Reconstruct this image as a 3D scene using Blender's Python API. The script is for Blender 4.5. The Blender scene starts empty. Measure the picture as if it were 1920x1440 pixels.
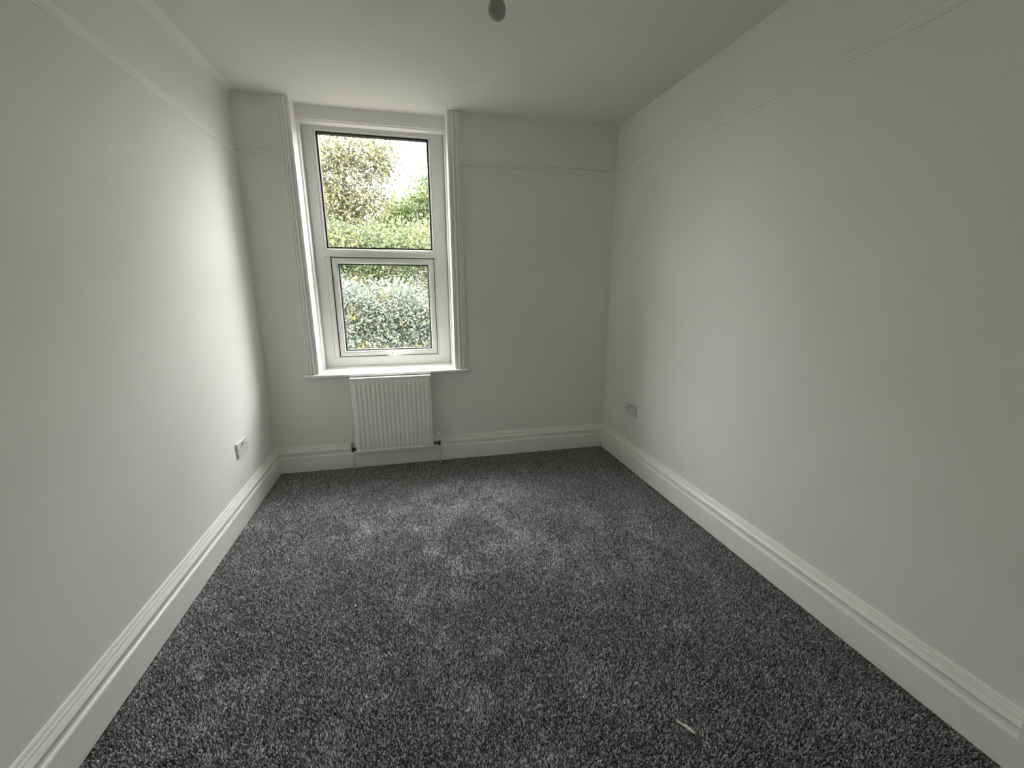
import bpy, bmesh, math, random
import numpy as np
from mathutils import Vector, Matrix

random.seed(7)
rng = np.random.default_rng(7)
SC = bpy.context.scene
COL = SC.collection

# ------------------------------------------------------------------ camera
F, PITCH, YAW, ROLL = 771.788, -0.2314, -0.2397, -0.0078
CAM = Vector((1.0436, -3.2733, 1.4137))
R = (Matrix.Rotation(YAW, 3, 'Z') @ Matrix.Rotation(PITCH, 3, 'X') @ Matrix.Rotation(ROLL, 3, 'Y'))
M = Matrix((R.col[0], R.col[2], -R.col[1])).transposed().to_4x4()
M.translation = CAM
cd = bpy.data.cameras.new('camera')
cd.sensor_width = 36.0
cd.lens = F / 1920 * 36.0
cd.clip_start = 0.02
cam = bpy.data.objects.new('camera', cd)
cam.matrix_world = M
COL.objects.link(cam)
SC.camera = cam

# ------------------------------------------------------------------ light and exposure
SC.view_settings.view_transform = 'Standard'
SC.view_settings.look = 'None'
SC.view_settings.gamma = 1.0
SC.view_settings.use_curve_mapping = False
SC.view_settings.exposure = 3.15
W_ = bpy.data.worlds.new('overcast_sky')
SC.world = W_
W_.use_nodes = True
bg = W_.node_tree.nodes['Background']
bg.inputs['Color'].default_value = (0.97, 0.985, 1.0, 1)
bg.inputs['Strength'].default_value = 3.6
# overcast sky: zenith three times as bright as the horizon, the same all round
_n, _l = W_.node_tree.nodes, W_.node_tree.links
_tc = _n.new('ShaderNodeTexCoord'); _sp = _n.new('ShaderNodeSeparateXYZ'); _mr = _n.new('ShaderNodeMapRange')
_mr.inputs['From Min'].default_value = 0; _mr.inputs['From Max'].default_value = 1
_mr.inputs['To Min'].default_value = .42; _mr.inputs['To Max'].default_value = 1.26
_cm = _n.new('ShaderNodeMix'); _cm.data_type = 'RGBA'; _cm.blend_type = 'MULTIPLY'; _cm.inputs['Factor'].default_value = 1
_cm.inputs['A'].default_value = (.98, .985, 1.0, 1)
_l.new(_tc.outputs['Generated'], _sp.inputs[0]); _l.new(_sp.outputs['Z'], _mr.inputs['Value'])
_l.new(_mr.outputs['Result'], _cm.inputs['B']); _l.new(_cm.outputs['Result'], bg.inputs['Color'])
ll = bpy.data.lights.new('added_fill_light', 'AREA')    # unseen fill added beyond the doorway behind the camera to lift the darker walls
ll.shape = 'RECTANGLE'; ll.size = 1.2; ll.size_y = .8; ll.energy = 1.6; ll.color = (1.0, .99, .95)
lo = bpy.data.objects.new('added_fill_light', ll); COL.objects.link(lo)
lo.location = (1.0, -4.5, 2.5)
pt = bpy.data.lights.new('window_portal', 'AREA')            # sampling guide for the sky through the window; emits nothing
pt.shape = 'RECTANGLE'; pt.size = 1.1; pt.size_y = 1.9; pt.cycles.is_portal = True
po = bpy.data.objects.new('window_portal', pt); COL.objects.link(po)
po.location = (.87, .34, 1.66); po.rotation_euler = (math.radians(-90), 0, 0)
SC.cycles.max_bounces = 14
SC.cycles.diffuse_bounces = 10
SC.cycles.transparent_max_bounces = 16
SC.cycles.use_denoising = True

# ------------------------------------------------------------------ materials
def nodes(name):
    m = bpy.data.materials.new(name)
    m.use_nodes = True
    nt = m.node_tree
    return m, nt, nt.nodes['Principled BSDF']

def simple(name, col, rough=0.5, metal=0.0, spec=0.5):
    m, nt, b = nodes(name)
    b.inputs['Base Color'].default_value = (*col, 1)
    b.inputs['Roughness'].default_value = rough
    b.inputs['Metallic'].default_value = metal
    b.inputs['Specular IOR Level'].default_value = spec
    return m

def noisy(name, col, col2, scale, rough, bump=0.0, bscale=200, bdist=0.001, spec=0.5, detail=3.0):
    m, nt, b = nodes(name)
    N, L = nt.nodes, nt.links
    tc = N.new('ShaderNodeTexCoord')
    n = N.new('ShaderNodeTexNoise'); n.inputs['Scale'].default_value = scale; n.inputs['Detail'].default_value = detail
    L.new(tc.outputs['Object'], n.inputs['Vector'])
    r = N.new('ShaderNodeValToRGB')
    r.color_ramp.elements[0].position = 0.35; r.color_ramp.elements[0].color = (*col, 1)
    r.color_ramp.elements[1].position = 0.65; r.color_ramp.elements[1].color = (*col2, 1)
    L.new(n.outputs['Fac'], r.inputs['Fac'])
    L.new(r.outputs['Color'], b.inputs['Base Color'])
    b.inputs['Roughness'].default_value = rough
    b.inputs['Specular IOR Level'].default_value = spec
    if bump:
        n2 = N.new('ShaderNodeTexNoise'); n2.inputs['Scale'].default_value = bscale; n2.inputs['Detail'].default_value = 2
        L.new(tc.outputs['Object'], n2.inputs['Vector'])
        bp = N.new('ShaderNodeBump'); bp.inputs['Strength'].default_value = bump; bp.inputs['Distance'].default_value = bdist
        L.new(n2.outputs['Fac'], bp.inputs['Height'])
        L.new(bp.outputs['Normal'], b.inputs['Normal'])
    return m

WALL = noisy('wall_paint', (.818, .813, .781), (.838, .833, .803), 1.3, .62, .25, 160, .0006, .35)
CEIL = noisy('ceiling_paint', (.750, .744, .713), (.770, .764, .733), 1.1, .8, .2, 140, .0006, .2)
GLOSS = noisy('satin_white_paint', (.85, .85, .82), (.88, .88, .85), 9, .33, .15, 60, .0006)
RAILP = noisy('painted_rail', (.83, .83, .80), (.85, .85, .82), 5, .5)
UPVC = noisy('white_upvc', (.68, .68, .645), (.71, .71, .675), 6, .35)
BLACK = simple('black_rubber_gasket', (.01, .011, .011), .6)
RADM = noisy('radiator_enamel', (.84, .84, .81), (.86, .86, .83), 4, .32)
PLASTIC = simple('white_socket_plastic', (.66, .66, .665), .35)
SWITCHM = simple('rocker_plastic', (.60, .60, .61), .3)
REDM = simple('switch_marking', (.22, .04, .03), .5)
HOLE = simple('dark_recess', (.03, .03, .03), .7)
BRASS = noisy('tarnished_valve_metal', (.035, .028, .02), (.09, .07, .05), 120, .4)
CREAM = simple('cream_cap_plastic', (.46, .44, .33), .45)
WPLA = simple('white_valve_plastic', (.72, .72, .68), .4)
PIPEM = simple('white_painted_pipe', (.74, .74, .70), .35)
BULB = simple('opal_bulb_glass', (.36, .35, .33), .3)
HOLDER = simple('shaded_lampholder', (.06, .055, .045), .45)  # the collar's shade is put into this dark colour
EXTW = noisy('outside_brick_render', (.45, .38, .32), (.55, .48, .40), 8, .9)

def glass_mat():
    m, nt, b = nodes('window_glass')
    N, L = nt.nodes, nt.links
    t = N.new('ShaderNodeBsdfTransparent'); t.inputs['Color'].default_value = (.95, .945, .935, 1)
    g = N.new('ShaderNodeBsdfGlossy'); g.inputs['Roughness'].default_value = .02
    lw = N.new('ShaderNodeLayerWeight'); lw.inputs['Blend'].default_value = .5     # facing term, then Schlick's curve
    pw = N.new('ShaderNodeMath'); pw.operation = 'POWER'; pw.inputs[1].default_value = 5
    fr = N.new('ShaderNodeMath'); fr.operation = 'MULTIPLY_ADD'; fr.inputs[1].default_value = .96; fr.inputs[2].default_value = .035
    L.new(lw.outputs['Facing'], pw.inputs[0]); L.new(pw.outputs[0], fr.inputs[0])
    mx = N.new('ShaderNodeMixShader')
    L.new(fr.outputs[0], mx.inputs[0]); L.new(t.outputs[0], mx.inputs[1]); L.new(g.outputs[0], mx.inputs[2])
    L.new(mx.outputs[0], nt.nodes['Material Output'].inputs['Surface'])
    return m
GLASS = glass_mat()

def carpet_mat():
    m, nt, b = nodes('charcoal_twist_pile')
    N, L = nt.nodes, nt.links
    tc = N.new('ShaderNodeTexCoord')
    geo = N.new('ShaderNodeNewGeometry')
    r = N.new('ShaderNodeValToRGB')
    els = r.color_ramp.elements
    els[0].position = 0; els[0].color = (.070, .070, .073, 1)
    els[1].position = 1; els[1].color = (.72, .72, .728, 1)
    e = els.new(.45); e.color = (.225, .223, .230, 1)
    e = els.new(.8); e.color = (.415, .412, .42, 1)
    L.new(geo.outputs['Random Per Island'], r.inputs['Fac'])
    L.new(r.outputs['Color'], b.inputs['Base Color'])
    b.inputs['Roughness'].default_value = .9
    b.inputs['Specular IOR Level'].default_value = .1
    return m
CARPET = carpet_mat()
UNDER = simple('carpet_backing', (.03, .03, .032), .95, 0, .05)

LEAFK = .58
def leaf_mat(name, cols, patch, patch_scale=.9, t0=.52, t1=.62):
    cols = [tuple(c * LEAFK for c in q) for q in cols]; patch = tuple(c * LEAFK for c in patch)
    m, nt, b = nodes(name)
    N, L = nt.nodes, nt.links
    tc = N.new('ShaderNodeTexCoord'); geo = N.new('ShaderNodeNewGeometry')
    r = N.new('ShaderNodeValToRGB'); r.color_ramp.interpolation = 'CONSTANT'
    els = r.color_ramp.elements
    n = len(cols)
    els[0].color = (*cols[0], 1)
    els[1].position = 1 / n; els[1].color = (*cols[1], 1)
    for i in range(2, n):
        e = els.new(i / n); e.color = (*cols[i], 1)
    L.new(geo.outputs['Random Per Island'], r.inputs['Fac'])
    no = N.new('ShaderNodeTexNoise'); no.inputs['Scale'].default_value = patch_scale; no.inputs['Detail'].default_value = 3
    L.new(tc.outputs['Object'], no.inputs['Vector'])
    mr = N.new('ShaderNodeMapRange'); mr.inputs['From Min'].default_value = t0; mr.inputs['From Max'].default_value = t1
    L.new(no.outputs['Fac'], mr.inputs['Value'])
    ml = N.new('ShaderNodeMath'); ml.operation = 'MULTIPLY'; ml.inputs[1].default_value = .85
    L.new(mr.outputs['Result'], ml.inputs[0])
    mx = N.new('ShaderNodeMix'); mx.data_type = 'RGBA'
    L.new(ml.outputs[0], mx.inputs['Factor']); L.new(r.outputs['Color'], mx.inputs['A']); mx.inputs['B'].default_value = (*patch, 1)
    d = N.new('ShaderNodeBsdfDiffuse'); t = N.new('ShaderNodeBsdfTranslucent'); ms = N.new('ShaderNodeMixShader')
    ms.inputs[0].default_value = .45
    L.new(mx.outputs['Result'], d.inputs['Color']); L.new(mx.outputs['Result'], t.inputs['Color'])
    L.new(d.outputs[0], ms.inputs[1]); L.new(t.outputs[0], ms.inputs[2])
    L.new(ms.outputs[0], nt.nodes['Material Output'].inputs['Surface'])
    return m
BARK = noisy('pale_bark', (.30, .28, .24), (.42, .40, .36), 14, .9)
GRASS = noisy('garden_grass', (.075, .078, .062), (.11, .11, .092), 3, 1.0)

# ------------------------------------------------------------------ helpers
H, WR = 2.6, 2.7015
AL, AR = .0036, -.0174
YR = -3.45                       # wall behind the camera
def lean(x): return float(np.interp(x, [0, .3, 1.45, 2.7], [.0043, .0105, .0095, .0098]))
def warp(v):                     # the old house is slightly out of square
    x, y, z = v
    return Vector((x - lean(x) * z, y, z * (1 + .0045 * x)))

def finish(name, bm, mat, parent=None, w=True, smooth=False, bevel=0):
    if bevel:
        bmesh.ops.bevel(bm, geom=[e for e in bm.edges if len(e.link_faces) == 2 and e.calc_face_angle(0) > .5],
                        offset=bevel, segments=2, profile=.6, affect='EDGES')
    bmesh.ops.recalc_face_normals(bm, faces=bm.faces)
    if w:
        for v in bm.verts: v.co = warp(v.co)
    if parent is not None:
        o0 = ORG[parent.name]
        for v in bm.verts: v.co -= o0
    me = bpy.data.meshes.new(name)
    bm.to_mesh(me); bm.free()
    if mat: me.materials.append(mat)
    if smooth:
        for p in me.polygons: p.use_smooth = True
    o = bpy.data.objects.new(name, me)
    COL.objects.link(o)
    if parent is not None: o.parent = parent
    ORG[o.name] = ORG[parent.name] if parent is not None else Vector((0, 0, 0))
    return o
ORG = {}
def thing(name, loc, label=None, cat=None, group=None, kind=None):
    e = bpy.data.objects.new(name, None)
    e.empty_display_size = .05
    e.location = loc; COL.objects.link(e)
    ORG[e.name] = Vector(loc)
    return tag(e, label, cat, group, kind)
def tag(o, label=None, cat=None, group=None, kind=None):
    if label: o['label'] = label
    if cat: o['category'] = cat
    if group: o['group'] = group
    if kind: o['kind'] = kind
    return o
def struct(name, bm, mat, label=None, **k):
    o = finish(name, bm, mat, **k); o['kind'] = 'structure'
    if label: o['label'] = label
    return o

def box(bm, x0, x1, y0, y1, z0, z1):
    vs = [bm.verts.new((x, y, z)) for z in (z0, z1) for y in (y0, y1) for x in (x0, x1)]
    for f in ((0, 2, 3, 1), (4, 5, 7, 6), (0, 1, 5, 4), (2, 6, 7, 3), (0, 4, 6, 2), (1, 3, 7, 5)):
        bm.faces.new([vs[i] for i in f])
    return bm
def BX(*a): return box(bmesh.new(), *a)
def loft(bm, A, B, caps=True):
    a = [bm.verts.new(p) for p in A]; b = [bm.verts.new(p) for p in B]; n = len(a)
    for i in range(n):
        j = (i + 1) % n
        bm.faces.new((a[i], a[j], b[j], b[i]))
    if caps: bm.faces.new(a[::-1]); bm.faces.new(b)
    return bm
def lathe(bm, prof, c=(0, 0, 0), axis='Z', n=24):
    rings = []
    for r, h in prof:
        ring = []
        for i in range(n):
            t = 2 * math.pi * i / n
            p = (r * math.cos(t), r * math.sin(t), h)
            if axis == 'X': p = (h, p[0], p[1])
            if axis == 'Y': p = (p[0], h, p[1])
            ring.append(bm.verts.new((c[0] + p[0], c[1] + p[1], c[2] + p[2])))
        rings.append(ring)
    for a, b in zip(rings, rings[1:]):
        for i in range(n):
            j = (i + 1) % n
            bm.faces.new((a[i], a[j], b[j], b[i]))
    bm.faces.new(rings[0][::-1]); bm.faces.new(rings[-1])
    return bm
def tube(bm, pts, radii, n=8):
    pts = [Vector(p) for p in pts]; rings = []
    for k, p in enumerate(pts):
        d = (pts[min(k + 1, len(pts) - 1)] - pts[max(k - 1, 0)]).normalized()
        u = d.cross(Vector((0.3, 1, .1)) if abs(d.y) < .9 else Vector((1, 0, 0))).normalized(); v = d.cross(u)
        rings.append([bm.verts.new(p + (u * math.cos(t) + v * math.sin(t)) * radii[k]) for t in [2 * math.pi * i / n for i in range(n)]])
    for a, b in zip(rings, rings[1:]):
        for i in range(n):
            j = (i + 1) % n
            bm.faces.new((a[i], a[j], b[j], b[i]))
    bm.faces.new(rings[0][::-1]); bm.faces.new(rings[-1])
    return bm
def arc(cx, cz, r, a0, a1, n=5):
    return [(cx + r * math.cos(math.radians(a0 + (a1 - a0) * i / n)), cz + r * math.sin(math.radians(a0 + (a1 - a0) * i / n))) for i in range(n + 1)]

# ------------------------------------------------------------------ room shell
XL, XR_ = .3625, 1.3835          # window opening (before lean)
SILL = .768
struct('floor', BX(-.36, WR + .37, -5.5, .36, -.2, -.001), UNDER, w=False)
struct('ceiling', BX(-.36, WR + .37, -5.5, .42, H, H + .15), CEIL)

def lx(y): return AL * y
def rx(y): return WR + AR * y
# left wall, with a small rounded meeting with the ceiling
prof = [(0, 0)] + [(.05 - .05 * math.cos(math.radians(t)), H - .05 + .05 * math.sin(math.radians(t))) for t in range(0, 91, 9)] + [(.05, H + .05), (-.25, H + .05), (-.25, 0)]
bm = bmesh.new(); loft(bm, [(lx(0) + x, .0, z) for x, z in prof], [(lx(YR) + x, YR, z) for x, z in prof])
o = struct('wall_left', bm, WALL)
bm = bmesh.new()
loft(bm, [(rx(0), 0, 0), (rx(0) + .25, 0, 0), (rx(0) + .25, 0, H + .05), (rx(0), 0, H + .05)],
     [(rx(-2.80), -2.80, 0), (rx(0) + .3, -2.80, 0), (rx(0) + .3, -2.80, H + .05), (rx(-2.80), -2.80, H + .05)])
loft(bm, [(rx(-2.8), -2.8, 2.02), (rx(0) + .3, -2.8, 2.02), (rx(0) + .3, -2.8, H + .05), (rx(-2.8), -2.8, H + .05)],
     [(rx(YR), YR, 2.02), (rx(0) + .3, YR, 2.02), (rx(0) + .3, YR, H + .05), (rx(YR), YR, H + .05)])
struct('wall_right', bm, WALL)
DX0, DX1, LY = .62, 1.42, -5.4       # doorway the photographer stands in, and the landing behind it
bm = bmesh.new()
box(bm, -.25, DX0, YR - .12, YR, 0, H + .05); box(bm, DX1, WR + .36, YR - .12, YR, 0, H + .05); box(bm, DX0, DX1, YR - .12, YR, 2.05, H + .05)
struct('wall_front', bm, WALL)
bm = bmesh.new()
box(bm, -.35, -.25, LY, YR - .12, 0, H + .05); box(bm, WR + .26, WR + .36, LY, YR - .12, 0, H + .05); box(bm, -.35, WR + .36, LY - .1, LY, 0, H + .05)
struct('wall_landing', bm, WALL)
bm = bmesh.new()
box(bm, -.25, XL, 0, .30, 0, H + .05)
box(bm, XR_, WR + .25, 0, .30, 0, H + .05)
box(bm, XL, XR_, 0, .30, 0, SILL - .035)
box(bm, XL, XR_, .132, .30, 2.515, H + .05)
struct('wall_back', bm, WALL)
struct('wall_exterior', BX(-3.2, -.26, .05, .30, -3.2, 5.2), EXTW, w=False)
struct('wall_exterior', BX(WR + .26, 6, .05, .30, -3.2, 5.2), EXTW, w=False)
struct('wall_exterior', BX(-.26, WR + .26, .05, .30, 2.80, 5.2), EXTW, w=False)
struct('wall_exterior', BX(-.26, WR + .26, .05, .30, -3.2, -.21), EXTW, w=False)

# door beyond the right-hand end of the skirting
bm = BX(rx(-2.8) - .026, rx(-2.8) + .02, -2.79, -2.712, 0, 2.08)
struct('trim_1', bm, GLOSS, 'white door architrave at the right edge, where the skirting ends', bevel=.004)
d = BX(rx(-3) + .03, rx(-3) + .07, -3.44, -2.80, .005, 2.015)
door = struct('door_1', d, GLOSS, bevel=.003)
bm = bmesh.new(); lathe(bm, [(.026, 0), (.026, .006), (.01, .010), (.01, .035), (.022, .045), (.026, .058), (.02, .07), (.0005, .073)], (0, 0, 0), 'X')
for v in bm.verts: v.co = Vector((rx(-3) + .03 - v.co.x, v.co.y - 3.37, v.co.z + 1.0))
finish('door_handle', bm, BRASS, door, smooth=True)

# skirting ("baseboard")
BP = [(0, 0), (.020, 0), (.020, .116)] + [(.020 - .0, .118), (.0175, .1235), (.0125, .1260), (.0112, .1275), (.0108, .1565), (.0215, .1590)] + \
     [(.0225, .1610), (.0220, .1645), (.0180, .1725), (.0135, .1795), (.0095, .1810), (.0095, .1825), (.0135, .1838), (.0135, .1858), (.0105, .1915), (.0060, .1925), (.0060, .1942), (.0082, .1952), (.0070, .2000), (.004, .2055), (0, .207)]
bm = bmesh.new(); loft(bm, [(lx(0) + d, -d, z) for d, z in BP], [(lx(YR) + d, YR, z) for d, z in BP])
struct('baseboard_left', bm, GLOSS)
bm = bmesh.new(); loft(bm, [(rx(0) - d, -d, z) for d, z in BP], [(rx(-2.713) - d, -2.713, z) for d, z in BP])
struct('baseboard_right', bm, GLOSS)
bm = bmesh.new()
J = 1.758
loft(bm, [(lx(0) + d, -d, z) for d, z in BP], [(J - .0001, -d, z) for d, z in BP])
loft(bm, [(J + .0001, -d * 1.05, z * 1.012) for d, z in BP], [(rx(0) - d, -d * 1.05, z * 1.012) for d, z in BP])
struct('baseboard_back', bm, GLOSS)
bm = bmesh.new(); loft(bm, [(lx(YR) , YR + d, z) for d, z in BP], [(rx(YR), YR + d, z) for d, z in BP])
struct('baseboard_front', bm, GLOSS)

# picture rail
RP = [(0, .0), (.006, .001), (.008, .006), (.013, .010), (.013, .016), (.008, .019), (.008, .024), (.016, .030), (.021, .036), (.021, .043), (.017, .047), (.006, .049), (.003, .054), (0, .055)]
RZ = 2.232
def rail(name, A, B, s=1, hs=1):
    bm = bmesh.new(); loft(bm, [A(d * s, RZ + z * hs) for d, z in RP], [B(d * s, RZ + z * hs) for d, z in RP])
    return struct(name, bm, RAILP, smooth=False)
rail('trim_2', lambda d, z: (lx(0) + d, -d, z), lambda d, z: (lx(YR) + d, YR, z), .6)
rail('trim_3', lambda d, z: (lx(0) + d, -d, z), lambda d, z: (.306, -d, z), 1.0, .92)
rail('trim_4', lambda d, z: (1.460, -d, z), lambda d, z: (rx(0) - d, -d, z), 1.15)
rail('trim_5', lambda d, z: (rx(0) - d, -d, z), lambda d, z: (rx(YR) - d, YR, z))

# ------------------------------------------------------------------ window
win = thing('window_1', (.87, .2, SILL), 'tall white two-pane window, fixed above and opening below', kind='structure')
def P(name, bm, mat, **k): return finish(name, bm, mat, win, **k)
# fluted architraves
AP = [(0, 0), (0, .016), (.004, .019), (.012, .019), (.015, .011), (.021, .011), (.026, .023), (.034, .026), (.040, .023),
      (.045, .011), (.049, .011), (.053, .019), (.064, .021), (.067, .014), (.073, .012), (.077, .019), (.083, .019), (.085, .016), (.085, 0)]
AW = .085
for side in (0, 1):
    bm = bmesh.new()
    if side == 0: pts = [(XL - u * .80 + .001, v) for u, v in AP]
    else: pts = [(XR_ + u - .001, v) for u, v in AP]
    loft(bm, [(x, -v, SILL + .002) for x, v in pts], [(x, -v, H - .001) for x, v in pts])
    P('architrave', bm, GLOSS)
# jamb linings: inner lining and second, slightly closer lining behind a shadow gap
bm = BX(XL - .002, XL + .006, -.019, .126, SILL, H - .001); P('jamb_lining', bm, GLOSS, bevel=.002)
bm = BX(XR_ - .006, XR_ + .002, -.019, .126, SILL, H - .001); P('jamb_lining', bm, GLOSS, bevel=.002)
bm = BX(XL - .002, XL + .016, .130, .2, SILL, 2.516); P('jamb_lining', bm, GLOSS, bevel=.004)
bm = BX(XR_ - .016, XR_ + .002, .130, .2, SILL, 2.516); P('jamb_lining', bm, GLOSS, bevel=.004)
bm = BX(XL + .004, XR_ - .004, .118, .133, 2.517, H - .001); P('header_board', bm, RAILP, bevel=.002)
bm = BX(XL + .004, XR_ - .004, .133, .21, 2.508, 2.517); P('soffit_board', bm, GLOSS)
# sill with rounded nosing
nos = [(.20, SILL), (-.052, SILL)] + [(-.052 + .011 * math.cos(math.radians(a)), SILL - .011 + .011 * math.sin(math.radians(a))) for a in range(100, 261, 20)] + [(-.040, SILL - .023), (-.034, SILL - .032), (-.018, SILL - .036), (-.0, SILL - .036), (.20, SILL - .034)]
nos = [(-.052, SILL)] + [(-.052 - .011 * math.sin(math.radians(a)), SILL - .011 + .011 * math.cos(math.radians(a))) for a in range(20, 181, 20)] + [(-.044, SILL - .024), (-.030, SILL - .033), (-.016, SILL - .036), (-.0005, SILL - .036), (-.0005, SILL)]
bm = bmesh.new(); loft(bm, [(.268, y, z) for y, z in nos], [(1.478, y, z) for y, z in nos])
box(bm, XL - .001, XR_ + .001, -.001, .215, SILL - .036, SILL)
P('window_sill', bm, GLOSS)
bm = BX(XL + .012, XR_ - .012, .178, .205, SILL, SILL + .009); P('sill_bead', bm, GLOSS, bevel=.003)

def ring(name, x0, x1, z0, z1, prof, mat, parent, gap=.0004, which='LRTB'):
    """four mitred members; prof = (inset from outer edge, y)"""
    def corner(i, u):
        return [(x0 + u, z0 + u), (x1 - u, z0 + u), (x1 - u, z1 - u), (x0 + u, z1 - u)][i]
    for i, tagc in ((0, 'B'), (1, 'R'), (2, 'T'), (3, 'L')):
        if tagc not in which: continue
        j = (i + 1) % 4
        dx = [(gap, 0), (0, gap), (-gap, 0), (0, -gap)][i]
        A = [(corner(i, u)[0] + dx[0], y, corner(i, u)[1] + dx[1]) for u, y in prof]
        B = [(corner(j, u)[0] - dx[0], y, corner(j, u)[1] - dx[1]) for u, y in prof]
        bm = bmesh.new(); loft(bm, A, B)
        finish(name, bm, mat, parent)
FY = .205
# outer frame: one ring round both openings
OX0, OX1, OZ0, OZ1 = .368, 1.385, SILL - .01, 2.565
fw_l = .066
def member(name, A4, B4):
    bm = bmesh.new(); loft(bm, A4, B4); return P(name, bm, UPVC)
# inner edges: left .4515 right 1.262 ; bottom .853 ; transom 1.625-1.676 ; top 2.507
IL, IR, IB, IT = .456, 1.268, .855, 2.492
TB, TT = 1.623, 1.669
def stile(xo, xi, s):
    prof = [(xo, FY + .07), (xo, FY + .003), (xo + s * .022, FY + .003), (xo + s * .024, FY), (xi - s * .004, FY), (xi, FY + .004), (xi, FY + .07)]
    w = (xi - xo) * s
    A, B = [], []
    for x, y in prof:
        u = (x - xo) / (xi - xo)
        A.append((x, y, OZ0 + u * (IB - OZ0))); B.append((x, y, OZ1 - u * (OZ1 - IT)))
    member('frame_stile', A, B)
stile(OX0, IL, 1); stile(OX1, IR, -1)
def rail_(zo, zi, s):
    prof = [(zo, FY + .07), (zo, FY), (zi - s * .004, FY), (zi, FY + .004), (zi, FY + .07)]
    A, B = [], []
    for z, y in prof:
        u = (z - zo) / (zi - zo)
        A.append((OX0 + u * (IL - OX0) + .0005, y, z)); B.append((OX1 - u * (OX1 - IR) - .0005, y, z))
    member('frame_rail', A, B)
rail_(OZ0, IB, 1); rail_(OZ1, IT, -1)
# transom with pointed (mitred) ends
zc = (TB + TT) / 2; hh = (TT - TB) / 2
tp = [(TB, FY + .07), (TB, FY + .005), (TB + .005, FY - .001), (TT - .005, FY - .001), (TT, FY + .005), (TT, FY + .07)]
bm = bmesh.new()
def tex(z): return .028 * (1 - abs(z - zc) / hh)
# insert the mid point so that the ends come to a point
tpm = tp[:3] + [(zc, FY - .001)] + tp[3:]
loft(bm, [(IL - tex(z), y - .0004, z) for z, y in tpm], [(IR + tex(z), y - .0004, z) for z, y in tpm], caps=False)
P('transom', bm, UPVC)
# upper glazing bead, gasket, pane
bead = [(0, FY + .04), (0, FY + .006), (.004, FY + .003), (.014, FY + .012), (.015, FY + .04)]
ring('glazing_bead', IL, IR, TT, IT, bead, UPVC, win)
gk = [(0, FY + .06), (0, FY + .018), (.011, FY + .018), (.012, FY + .06)]
ring('gasket', IL + .0145, IR - .0145, TT + .0145, IT - .0145, gk, BLACK, win, 0)
finish('glass_pane', BX(IL + .016, IR - .016, FY + .036, FY + .040, TT + .016, IT - .016), GLASS, win)
# opening sash
sg = .006
SX0, SX1, SZ0, SZ1 = IL + .034, IR - .010, IB + .004, TB - .004
SX0 = .4945; SX1 = 1.256; SZ1 = TB - .007
# make the left part of the frame meet the sash: wider frame around the lower light
bm = bmesh.new()
box(bm, IL - .001, SX0 - .008, FY - .0006, FY + .07, IB - .001, TB + .001)
P('frame_stile', bm, UPVC, bevel=.002)
bm = BX(SX1 + .005, IR + .001, FY - .0006, FY + .07, IB - .001, TB + .001); P('frame_stile', bm, UPVC, bevel=.002)
ring('sash_gap_seal', SX0 - .0052, SX1 + .0052, IB, TB, [(0, FY + .068), (0, FY + .012), (.009, FY + .012), (.009, FY + .068)], BLACK, win, 0)
sash = thing('sash', (0, 0, 0)); sash.parent = win; sash.location = (0, 0, 0); ORG['sash'] = ORG[win.name]
sp = [(0, FY + .05), (0, FY + .012), (.003, FY + .009), (.026, FY + .009), (.029, FY + .012), (.031, FY + .015), (.031, FY + .05)]
ring('sash_member', SX0, SX1, SZ0, SZ1, sp, UPVC, sash)
bd = [(.031, FY + .05), (.031, FY + .015), (.034, FY + .013), (.042, FY + .020), (.043, FY + .05)]
ring('glazing_bead', SX0, SX1, SZ0, SZ1, bd, UPVC, sash)
gk = [(.0425, FY + .06), (.0425, FY + .026), (.0505, FY + .026), (.0515, FY + .06)]
ring('gasket', SX0, SX1, SZ0, SZ1, gk, BLACK, sash, 0)
finish('glass_pane', BX(SX0 + .045, SX1 - .045, FY + .034, FY + .038, SZ0 + .045, SZ1 - .045), GLASS, sash)
# handle: boss and lever lying to the right
bm = bmesh.new(); box(bm, .850, .922, FY - .012, FY + .010, .858, .888)
bmesh.ops.bevel(bm, geom=bm.edges[:], offset=.004, segments=2, affect='EDGES')
finish('handle_base', bm, WPLA, sash)
bm = bmesh.new(); tube(bm, [(.878, FY - .010, .872), (.880, FY - .030, .870), (.905, FY - .036, .867), (.96, FY - .036, .872), (1.04, FY - .034, .884)], [.010, .011, .010, .0085, .006], 10)
finish('handle', bm, WPLA, sash, smooth=True)
bm = bmesh.new(); lathe(bm, [(.0045, 0), (.0045, .002)], (.894, FY - .0135, .881), 'Y', 12); finish('key_hole', bm, HOLE, sash)
# outer sill
finish('outer_sill', BX(XL - .04, XR_ + .04, .277, .36, SILL - .06, SILL - .03), UPVC, win)

# ------------------------------------------------------------------ radiator
RX0, RX1, RZ0, RZ1, RY = .588, 1.176, .141, .736, -.098
rad = thing('panel_radiator', (.88, -.09, RZ0), 'white ribbed panel radiator on the wall under the window', 'radiator')
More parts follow.
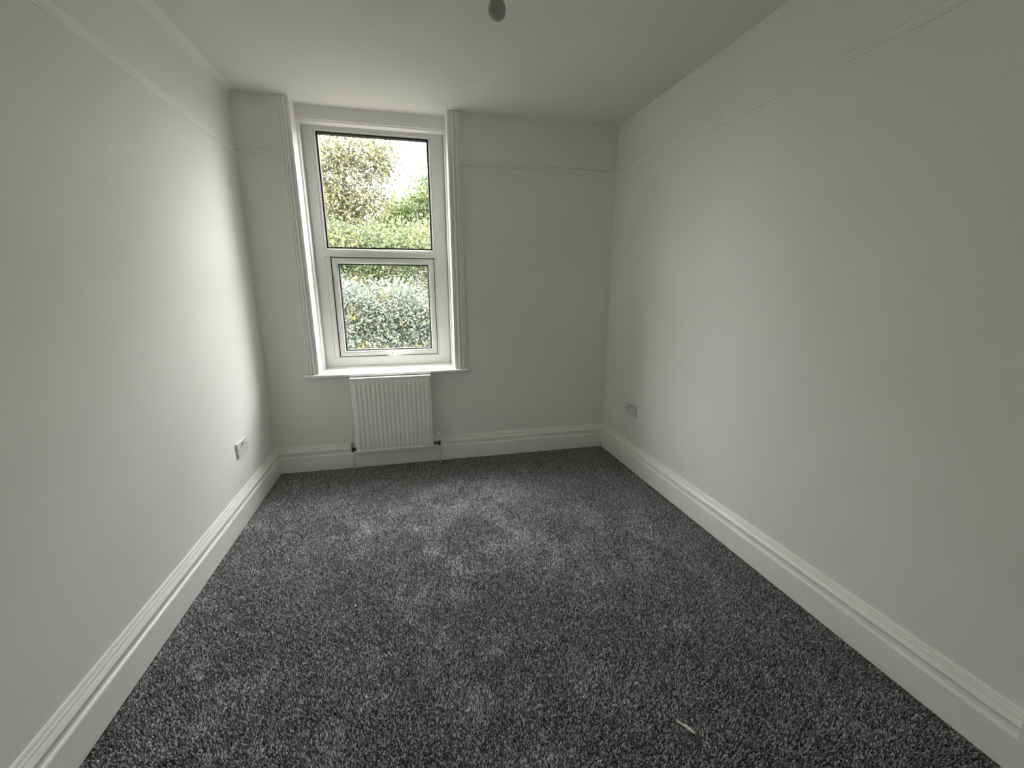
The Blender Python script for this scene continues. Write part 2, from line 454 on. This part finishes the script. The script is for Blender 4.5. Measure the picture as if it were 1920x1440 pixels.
# pressed front panel with 17 rounded ribs
bm = bmesh.new()
nr = 17; pit = (RX1 - RX0 - .030) / nr
cols = [RX0 + .0, RX0 + .004, RX0 + .012]
xs = []; ds = []
xs += [RX0, RX0 + .003, RX0 + .013]; ds += [-.004, .0, .0]
for k in range(nr):
    x0 = RX0 + .015 + k * pit
    for t, d in ((.04, 0), (.16, .0050), (.28, .0108), (.40, .0125), (.60, .0125), (.72, .0108), (.84, .0050), (.96, 0)):
        xs.append(x0 + t * pit); ds.append(d)
xs += [RX1 - .013, RX1 - .003, RX1]; ds += [.0, .0, -.004]
zs = [(RZ0, 0, -.006), (RZ0 + .003, 0, 0), (RZ0 + .020, 0, 0), (RZ0 + .024, .0, .0035), (RZ0 + .030, 0, .0), (RZ0 + .040, .35, 0), (RZ0 + .055, 1, 0), (RZ1 - .062, 1, 0), (RZ1 - .046, .35, 0), (RZ1 - .036, 0, 0), (RZ1 - .003, 0, 0), (RZ1, 0, -.006)]
grid = []
for z, s, off in zs:
    grid.append([bm.verts.new((x, RY - (d if d < 0 else d * s * 1.0) - off + .0, z)) for x, d in zip(xs, ds)])
for a, b in zip(grid, grid[1:]):
    for i in range(len(xs) - 1): bm.faces.new((a[i], a[i + 1], b[i + 1], b[i]))
# close the panel with sides and a back plane
def strip(vs, y):
    n = [bm.verts.new((v.co.x, y, v.co.z)) for v in vs]
    for i in range(len(vs) - 1): bm.faces.new((vs[i], vs[i + 1], n[i + 1], n[i]))
    return n
yb = RY + .016
strip(grid[0], yb); strip(grid[-1], yb); strip([g[0] for g in grid], yb); strip([g[-1] for g in grid], yb)
box(bm, RX0 + .002, RX1 - .002, yb - .002, yb, RZ0 + .001, RZ1 - .001)
finish('front_panel', bm, RADM, rad, smooth=True)
for p in bpy.data.objects['front_panel'].data.polygons: p.use_smooth = abs(p.normal.z) < .5 and abs(p.normal.x) < .95
finish('back_plate', BX(RX0 + .015, RX1 - .015, -.050, -.040, RZ0 + .02, RZ1 - .02), RADM, rad)
bm = bmesh.new()
for i in range(22):
    x = RX0 + .035 + i * .0243
    box(bm, x, x + .0012, -.080, -.052, RZ0 + .05, RZ1 - .04)
o = finish('convector_fins', bm, RADM, rad); o['kind'] = 'stuff'
bm = BX(RX0 - .001, RX1 + .001, -.104, -.040, RZ1 - .004, RZ1 + .006); finish('top_cover', bm, RADM, rad, bevel=.003)
finish('wall_bracket', BX(RX0 + .12, RX0 + .15, -.041, 0, RZ1 - .16, RZ1 - .04), RADM, rad)
finish('wall_bracket', BX(RX1 - .15, RX1 - .12, -.041, 0, RZ1 - .16, RZ1 - .04), RADM, rad)
bm = bmesh.new(); lathe(bm, [(.009, 0), (.009, .010), (.006, .013), (.006, .018)], (RX1 - .001, -.078, RZ1 - .022), 'X', 14)
finish('bleed_plug', bm, WPLA, rad, smooth=False)
# lockshield valve (left) with tail pipe
def valve(x, y, zb, cap, name, tail_to):
    bm = bmesh.new()
    lathe(bm, [(.010, zb - .018), (.0115, zb - .014), (.0115, zb + .010), (.0125, zb + .012), (.0125, zb + .020), (.009, zb + .023)], (x, y, 0), 'Z', 12)
    x0, x1 = sorted((x, tail_to))
    lathe(bm, [(.0085, x0), (.0085, x1)], (0, y, zb), 'X', 12)
    xm = x + (tail_to - x) * .65
    lathe(bm, [(.013, xm - .006), (.013, xm + .006)], (0, y, zb), 'X', 6)
    v = finish(name, bm, BRASS, rad)
    return v
VY = -.074
v1 = valve(.561, VY, .176, None, 'valve_body', RX0 + .002)
bm = bmesh.new(); lathe(bm, [(.0125, .196), (.0135, .199), (.0135, .226), (.012, .230), (.0005, .2305)], (.561, VY, 0), 'Z', 20)
finish('valve_cap', bm, CREAM, v1)
bm = bmesh.new(); tube(bm, [(.560, VY, .002), (.560, VY, .16)], [.0075, .0075], 14); finish('pipe', bm, PIPEM, v1, smooth=True)
v2 = valve(1.222, VY, .176, None, 'valve_body', RX1 - .002)
bm = bmesh.new()
lathe(bm, [(.0145, .198), (.0165, .201), (.0165, .215), (.0145, .217), (.0145, .222), (.0165, .224), (.0165, .240), (.0145, .242), (.0145, .246), (.0165, .248), (.0165, .268), (.014, .273), (.0005, .2735)], (1.222, VY, 0), 'Z', 20)
finish('thermostat_head', bm, WPLA, v2)
bm = bmesh.new()
for zz in (.2195, .244):
    lathe(bm, [(.0035, -.0005), (.0035, .0015)], (1.220, VY - .0160, zz), 'Y', 10)
finish('dial_mark', bm, HOLE, v2)
bm = bmesh.new(); tube(bm, [(1.223, VY, .002), (1.223, VY, .16)], [.0075, .0075], 14); finish('pipe', bm, PIPEM, v2, smooth=True)

# ------------------------------------------------------------------ double sockets
def socket(cx, cy, cz, side, label):
    """side +1: on the left wall facing +x ; -1: on the right wall facing -x"""
    wx = lx(cy) if side > 0 else rx(cy)
    t = thing('double_socket', warp(Vector((wx, cy, cz))), label, 'socket', None)
    def B(a0, a1, z0, z1, d0, d1):   # a: along the plate seen from the front (left to right)
        s = side
        # viewed from inside the room: on left wall, right-hand = +y ; on right wall right-hand = -y
        ya, yb_ = cy + s * a0, cy + s * a1
        xa, xb = wx + s * d0, wx + s * d1
        return BX(min(xa, xb), max(xa, xb), min(ya, yb_), max(ya, yb_), cz + z0, cz + z1)
    finish('faceplate', B(-.073, .073, -.043, .043, .0, .011), PLASTIC, t, bevel=.003)
    for a in (-.0095, .0095):
        sw = finish('rocker_switch', B(a - .0075, a + .0075, .010, .034, .009, .0145), SWITCHM, t, bevel=.0012)
        finish('switch_mark', B(a - .005, a + .005, .027, .033, .0140, .0152), REDM, sw)
    for a in (-.040, .040):
        finish('pin_hole', B(a - .002, a + .002, .006, .0155, .0105, .0114), HOLE, t)
        finish('pin_hole', B(a - .0145, a - .0075, -.0175, -.0135, .0105, .0114), HOLE, t)
        finish('pin_hole', B(a + .0075, a + .0145, -.0175, -.0135, .0105, .0114), HOLE, t)
    for a in (-.0603, .0603):
        bm = bmesh.new(); lathe(bm, [(.0032, 0), (.0032, .0012)], (0, 0, 0), 'X', 10)
        for v in bm.verts: v.co = Vector((wx + side * (.0106 + v.co.x), cy + side * a + v.co.y, cz + .0 + v.co.z))
        finish('screw', bm, HOLE, t)
    return t
socket(0, -.588, .4465, 1, 'white double power socket low on the left wall')
socket(0, -.466, .4760, -1, 'double power socket on the right wall, near the far corner')

# ------------------------------------------------------------------ pendant bulb
cu = CAM + R @ Vector(((932 - 960) / F, 1, -(22 - 720) / F)) * 1.36
pl = thing('pendant_light', (cu.x, cu.y, H), 'opal white bulb hanging from a short ceiling pendant', 'lamp')
def PL(name, bm, mat, **k): return finish(name, bm, mat, pl, w=False, **k)
bc = cu.z
bm = bmesh.new(); lathe(bm, [(.048, H + .014), (.048, H - .004), (.040, H - .016), (.012, H - .024), (.004, H - .026)], (cu.x, cu.y, 0)); PL('ceiling_rose', bm, WPLA, smooth=True)
bm = bmesh.new(); tube(bm, [(cu.x, cu.y, H - .02), (cu.x, cu.y, bc + .115)], [.003, .003], 8); PL('cord', bm, WPLA, smooth=True)
bm = bmesh.new(); lathe(bm, [(.006, bc + .120), (.012, bc + .112), (.017, bc + .095), (.019, bc + .070), (.0195, bc + .050), (.016, bc + .047)], (cu.x, cu.y, 0)); PL('lamp_holder', bm, HOLDER, smooth=True)
pr = [(.0135, bc + .056), (.0145, bc + .046), (.018, bc + .036)] + [(.0295 * math.cos(math.radians(a)), bc + .004 + (.034 if a > 0 else .0295) * math.sin(math.radians(a))) for a in range(50, -90, -10)] + [(.0005, bc - .0255)]
bm = bmesh.new(); lathe(bm, pr, (cu.x, cu.y, 0), 'Z', 32); PL('bulb', bm, BULB, smooth=True)

# ------------------------------------------------------------------ carpet: real tufts, one object
def noise2(x, y, seed, scale):
    r = np.random.default_rng(seed); g = r.random((64, 64))
    u = x * scale + 7.3; v = y * scale + 11.1
    i = np.floor(u).astype(int); j = np.floor(v).astype(int); fu = u - i; fv = v - j
    fu = fu * fu * (3 - 2 * fu); fv = fv * fv * (3 - 2 * fv)
    G = lambda a, b: g[a % 64, b % 64]
    return (G(i, j) * (1 - fu) + G(i + 1, j) * fu) * (1 - fv) + (G(i, j + 1) * (1 - fu) + G(i + 1, j + 1) * fu) * fv
st = .0050
gx = np.arange(.02, WR + .06, st); gy = np.arange(YR + .02, -.021, st)
X, Y = np.meshgrid(gx, gy); X = X.ravel(); Y = Y.ravel()
X = X + (rng.random(X.size) - .5) * st * .9; Y = Y + (rng.random(X.size) - .5) * st * .9
keep = (X > AL * Y + .0225) & (X < WR + AR * Y - .0225) & ((X < rx(-2.8) - .04) | (Y > -2.72))
X, Y = X[keep], Y[keep]
n = X.size
br = .30 * noise2(X, Y, 3, 3.6) + .38 * noise2(X, Y, 4, 8.0) + .32 * noise2(X, Y, 5, 17.0)     # brushed patches
br = np.clip((br - .43) * 4.2, -1, .5)
hgt = .0075 + .0035 * rng.random(n) + .0010 * br
ang = rng.random(n) * 6.283
lean_r = .0030 * rng.random(n)
tx = X + np.cos(ang) * lean_r; ty = Y + np.sin(ang) * lean_r - .0036 * br
rad_ = .0030 + .0011 * rng.random(n)
edge = np.minimum(np.minimum(X - AL * Y - .02, WR + AR * Y - .02 - X), -.02 - Y)
hgt = hgt * np.clip(.35 + edge / .035, .35, 1)
V = np.empty((n, 4, 3), np.float32)
for k in range(3):
    a = ang + k * 2.0944
    V[:, k, 0] = X + np.cos(a) * rad_; V[:, k, 1] = Y + np.sin(a) * rad_; V[:, k, 2] = 0
V[:, 3, 0] = tx; V[:, 3, 1] = ty; V[:, 3, 2] = hgt
# base ring raised: chunky twisted tufts rather than needles
V[:, :3, 2] = (-.001)
V = V.reshape(-1, 3)
base = (np.arange(n) * 4)[:, None, None]
T = np.array([[0, 1, 3], [1, 2, 3], [2, 0, 3]])[None]
T = (base + T).reshape(-1, 3)
def np_mesh(name, V, T):
    me = bpy.data.meshes.new(name)
    me.vertices.add(len(V)); me.vertices.foreach_set('co', np.ascontiguousarray(V, np.float32).ravel())
    me.loops.add(T.size); me.loops.foreach_set('vertex_index', T.astype(np.int32).ravel())
    k = T.shape[1]
    me.polygons.add(len(T)); me.polygons.foreach_set('loop_start', (np.arange(len(T)) * k).astype(np.int32))
    me.update(calc_edges=True)
    return me
me = np_mesh('carpet', V, T); me.materials.append(CARPET)
o = bpy.data.objects.new('carpet', me); COL.objects.link(o)
tag(o, 'dark charcoal grey twist pile carpet, wall to wall', 'carpet', kind='stuff')

# ------------------------------------------------------------------ bits left on the carpet
TWIG = noisy('pale_dry_scrap', (.62, .60, .50), (.85, .83, .76), 90, .7)
a = Vector((1.838, -2.355, .013)); b_ = Vector((1.874, -2.408, .012))
sc_ = thing('paper_scrap', (a.x, a.y, 0), 'small pale torn scrap lying on the carpet near the camera', 'litter')
d = (b_ - a)
n_ = Vector((-d.y, d.x, 0)).normalized()
bm = bmesh.new()
prev = None
for i in range(9):
    t = i / 8; p = a + d * t; w = [.0012, .0028, .0035, .0030, .0045, .0050, .0060, .0050, .0020][i]; zb = [0, .001, .002, .001, .003, .003, .004, .002, 0][i]
    ring4 = [bm.verts.new(p + n_ * w + Vector((0, 0, zb))), bm.verts.new(p + Vector((0, 0, zb + .003))), bm.verts.new(p - n_ * w + Vector((0, 0, zb))), bm.verts.new(p + Vector((0, 0, zb - .0015)))]
    if prev:
        for q in range(4): bm.faces.new((prev[q], prev[(q + 1) % 4], ring4[(q + 1) % 4], ring4[q]))
    else: bm.faces.new(ring4[::-1])
    prev = ring4
bm.faces.new(prev)
finish('scrap', bm, TWIG, sc_, w=False)
bm = bmesh.new(); tube(bm, [b_ - d * .1, b_ + d * .2 + Vector((.004, 0, .001)), b_ + d * .45 + Vector((.006, -.002, -.001))], [.0012, .001, .0006], 6)
finish('stalk', bm, simple('dark_stalk', (.03, .025, .02), .8), sc_, w=False)
bm = bmesh.new(); bmesh.ops.create_icosphere(bm, subdivisions=1, radius=.0045)
for v in bm.verts: v.co = Vector((.741 + v.co.x * 1.5, -1.58 + v.co.y, .012 + v.co.z * .6))
tag(finish('paper_crumb', bm, simple('white_paper', (.8, .8, .76), .8), w=False), 'tiny white crumb on the carpet, left of the middle', 'litter')
bm = bmesh.new(); bmesh.ops.create_icosphere(bm, subdivisions=1, radius=.005)
for v in bm.verts: v.co = Vector((1.798 + v.co.x * 1.5, -.694 + v.co.y, .012 + v.co.z * .5))
tag(finish('lint_speck', bm, HOLE, w=False), 'tiny black speck on the carpet in front of the back skirting', 'litter')

# ------------------------------------------------------------------ garden beyond the glass
GZ = -3.2
bm = bmesh.new(); box(bm, -40, 45, .45, 60, GZ - .3, GZ)
struct('ground', bm, GRASS, w=False)
def leaves(centres, per, spread, size, seed, squash=.8):
    r = np.random.default_rng(seed)
    C = np.repeat(centres, per, axis=0); m = len(C)
    C = C + r.normal(size=(m, 3)) * spread * np.array([1, 1, squash])
    u = r.normal(size=(m, 3)); u /= np.linalg.norm(u, axis=1)[:, None]
    w = r.normal(size=(m, 3)); w[:, 2] *= .6
    w -= (w * u).sum(1)[:, None] * u; w /= np.linalg.norm(w, axis=1)[:, None]
    nn = np.cross(u, w)
    s = (size * (.6 + .8 * r.random(m)))[:, None]
    V = np.empty((m, 4, 3))
    V[:, 0] = C - u * s * .5; V[:, 2] = C + u * s * .5
    V[:, 1] = C + w * s * .30 + nn * s * .08; V[:, 3] = C - w * s * .30 + nn * s * .08
    F = (np.arange(m) * 4)[:, None, None] + np.array([[0, 1, 2], [0, 2, 3]])[None]
    return V.reshape(-1, 3), F.reshape(-1, 3)
def blob_points(c, rad, k, r):
    p = r.normal(size=(k, 3)); p /= np.linalg.norm(p, axis=1)[:, None]
    p *= (r.random(k) ** .45)[:, None]
    return np.array(c) + p * np.array(rad)
def tree(name, label, cat, base, trunk, blobs, mat, size, seed, per=26, spread=.16, twigs=40, group=None, tr=.11):
    base = Vector(base)
    t = thing(name, base, label, cat, group)
    r = np.random.default_rng(seed)
    bm = bmesh.new()
    tp = [base] + [Vector(p) for p in trunk]
    tube(bm, tp, [tr * (1 - .75 * i / (len(tp) - 1)) for i in range(len(tp))], 10)
    tob = finish('trunk', bm, BARK, t, w=False, smooth=True)
    cents = []
    bmt = bmesh.new()
    for (c, rad, k) in blobs:
        k = int(k * 1.7); pts = blob_points(c, rad, k, r); cents.append(pts)
        anchor = min(tp[1:], key=lambda q: (q - Vector(c)).length)
        mid = anchor.lerp(Vector(c), .5) + Vector((0, 0, -.15))
        bmb = bmesh.new(); tube(bmb, [anchor, mid, Vector(c)], [tr * .38, tr * .26, tr * .12], 7)
        finish('branch', bmb, BARK, t, w=False, smooth=True)
        for q in pts[:twigs]:
            q = Vector(q); s = Vector(c).lerp(q, .15)
            m2 = s.lerp(q, .5) + Vector(r.normal(size=3) * .06)
            tube(bmt, [s, m2, q], [.014, .009, .004], 4)
    o = finish('twigs', bmt, BARK, t, w=False); o['kind'] = 'stuff'
    V, F = leaves(np.concatenate(cents), per, spread, size, seed + 50)
    me = np_mesh('foliage', V - np.array(base)[None], F); me.materials.append(mat)
    f = bpy.data.objects.new('foliage', me); COL.objects.link(f); f.parent = t; f['kind'] = 'stuff'
    return t
P1 = (.56, .50, .20)
LM1 = leaf_mat('yellowing_leaves', [(.25, .26, .13), (.17, .19, .10), (.34, .31, .14), (.10, .11, .07), (.29, .30, .18), (.12, .12, .08)], (.45, .39, .16), 1.0, .54, .68)
LM2 = leaf_mat('fresh_green_leaves', [(.20, .27, .10), (.15, .21, .09), (.27, .33, .14), (.11, .16, .09)], (.32, .38, .13), 1.2, .52, .62)
LM3 = leaf_mat('blue_green_leaves', [(.34, .40, .33), (.25, .31, .27), (.40, .44, .36), (.17, .22, .19), (.44, .47, .40), (.24, .32, .22)], (.74, .65, .28), 2.0, .56, .66)
LM4 = leaf_mat('hedge_leaves', [(.26, .32, .16), (.20, .26, .15), (.34, .36, .18), (.15, .20, .13)], (.56, .48, .20), 1.7, .56, .66)

LM5 = leaf_mat('distant_hedge_leaves', [(.15, .155, .12), (.11, .12, .09), (.20, .20, .15), (.08, .09, .07)], (.34, .31, .16), 1.0, .56, .66)
tree('sycamore_tree', 'tall sparse tree with yellowing leaves filling the left of the upper pane', 'tree',
     (-.9, 8.3, GZ), [(-.75, 8.3, -.5), (-.55, 8.3, 1.8), (-.45, 8.3, 3.0), (-.3, 8.2, 4.6)],
     [((-.95, 8.2, 4.0), (.75, .6, 1.0), 60), ((-.15, 8.1, 4.35), (.75, .6, .55), 52), ((.55, 8.0, 4.45), (.5, .5, .42), 30),
      ((-.75, 8.0, 2.9), (.85, .7, .7), 85), ((.1, 8.1, 3.35), (.7, .6, .38), 34), ((-.5, 8.1, 3.5), (.85, .6, .5), 40), ((.3, 8.0, 3.95), (.75, .5, .42), 20), ((-.6, 8.1, 2.7), (.9, .6, .5), 60), ((-1.2, 8.6, 5.4), (1.4, .9, .7), 60)],
     LM1, .068, 11, per=30, spread=.17)
tree('young_ash_tree', 'bright green bushy tree at the right of the upper pane', 'tree',
     (1.45, 9.2, GZ), [(1.42, 9.2, -.5), (1.38, 9.2, 1.6), (1.42, 9.2, 3.2)],
     [((1.6, 9.1, 3.85), (.50, .5, .60), 46), ((1.05, 9.0, 3.35), (.65, .5, .50), 60), ((.55, 9.0, 2.9), (.6, .5, .45), 50), ((1.78, 9.1, 4.62), (.16, .15, .2), 3), ((2.1, 9.2, 3.0), (.7, .6, .9), 60), ((1.3, 9.0, 2.5), (.8, .6, .5), 60), ((3.0, 9.5, 2.6), (1.0, .8, 1.2), 70)],
     LM2, .075, 12, per=30, spread=.14)
tree('maple_tree', 'broad mixed green and gold tree along the bottom of the upper pane', 'tree',
     (.4, 7.2, GZ), [(.42, 7.2, -.8), (.36, 7.2, .9), (.4, 7.2, 2.0)],
     [((-.55, 7.2, 2.30), (.85, .6, .60), 95), ((.55, 7.2, 2.30), (.8, .6, .55), 95), ((1.5, 7.2, 2.25), (.7, .6, .6), 85), ((.3, 7.3, 1.5), (1.3, .7, .45), 100), ((2.6, 7.3, 1.4), (.9, .7, .8), 70), ((-1.8, 7.3, 1.5), (.9, .7, .9), 70)],
     LM4, .066, 13, per=34, spread=.15)
tree('holly_bush', 'dark blue-green bush with golden sprays behind the lower pane', 'bush',
     (.3, 6.3, GZ), [(.3, 6.3, -1.6), (.3, 6.3, .2)],
     [((-.35, 6.3, .9), (.75, .5, .6), 110), ((.6, 6.3, .95), (.75, .5, .55), 110), ((1.4, 6.3, .7), (.7, .5, .6), 100), ((-.3, 6.2, .0), (.8, .5, .7), 120), ((.7, 6.2, -.1), (.8, .5, .7), 120), ((1.6, 6.2, -.3), (.8, .5, .7), 90),
      ((-.3, 6.2, -1.1), (.9, .5, .7), 90), ((.8, 6.2, -1.2), (.9, .5, .7), 90), ((-1.6, 6.3, .2), (.8, .6, 1.2), 80), ((2.8, 6.3, -.2), (.9, .6, 1.2), 80)],
     LM3, .062, 14, per=40, spread=.14)
# a denser belt of hedge behind so that little white shows low down
def hedge(name, label, x0, x1, y, top, mat, seed, k, bend=0, rise=0):
    t = thing(name, ((x0 + x1) / 2, y, GZ), label, 'hedge')
    r = np.random.default_rng(seed)
    X_ = r.uniform(x0, x1, k)
    Y_ = y - bend * (X_ - .3) ** 2 + r.normal(0, .4, k)
    T_ = top + rise * np.interp(np.abs(X_ - .3), [2.3, 4.2, 7.2, 8.6], [0, 1, 1, 0]) + 1.1 * (noise2(X_, X_ * 0, seed, .7) - .5)  # rise lifts the out-of-view flanks to hold back low sky light
    Z_ = GZ + .2 + (T_ - GZ - .2) * r.random(k)
    c = np.stack([X_, Y_, Z_], 1)
    V, F = leaves(c, 26, .2, .10, seed)
    me = np_mesh('foliage', V - np.array(t.location)[None], F); me.materials.append(mat)
    f = bpy.data.objects.new('foliage', me); COL.objects.link(f); f.parent = t; f['kind'] = 'stuff'
    bm = bmesh.new()
    for q in range(26):
        x = x0 + (x1 - x0) * (q + .5) / 26
        yy = y - bend * (x - .3) ** 2
        tube(bm, [(x, yy, GZ), (x + r.normal() * .15, yy, GZ + 2), (x + r.normal() * .3, yy, top - .4)], [.05, .035, .012], 5)
    o = finish('stems', bm, BARK, t, w=False); o['kind'] = 'stuff'
hedge('hedge_with_sky_block', 'long hedge of mixed green leaves behind the bush and trees, unseen flanks raised to block sky light', -13, 14, 11.2, 2.7, LM5, 31, 8000, .034, 5.2)  # unseen tall flanks added to shape the daylight on the room walls
hedge('dark_hedge', 'dark blue-green hedge low behind the lower pane', -4, 6, 7.9, 1.5, LM3, 32, 2200)
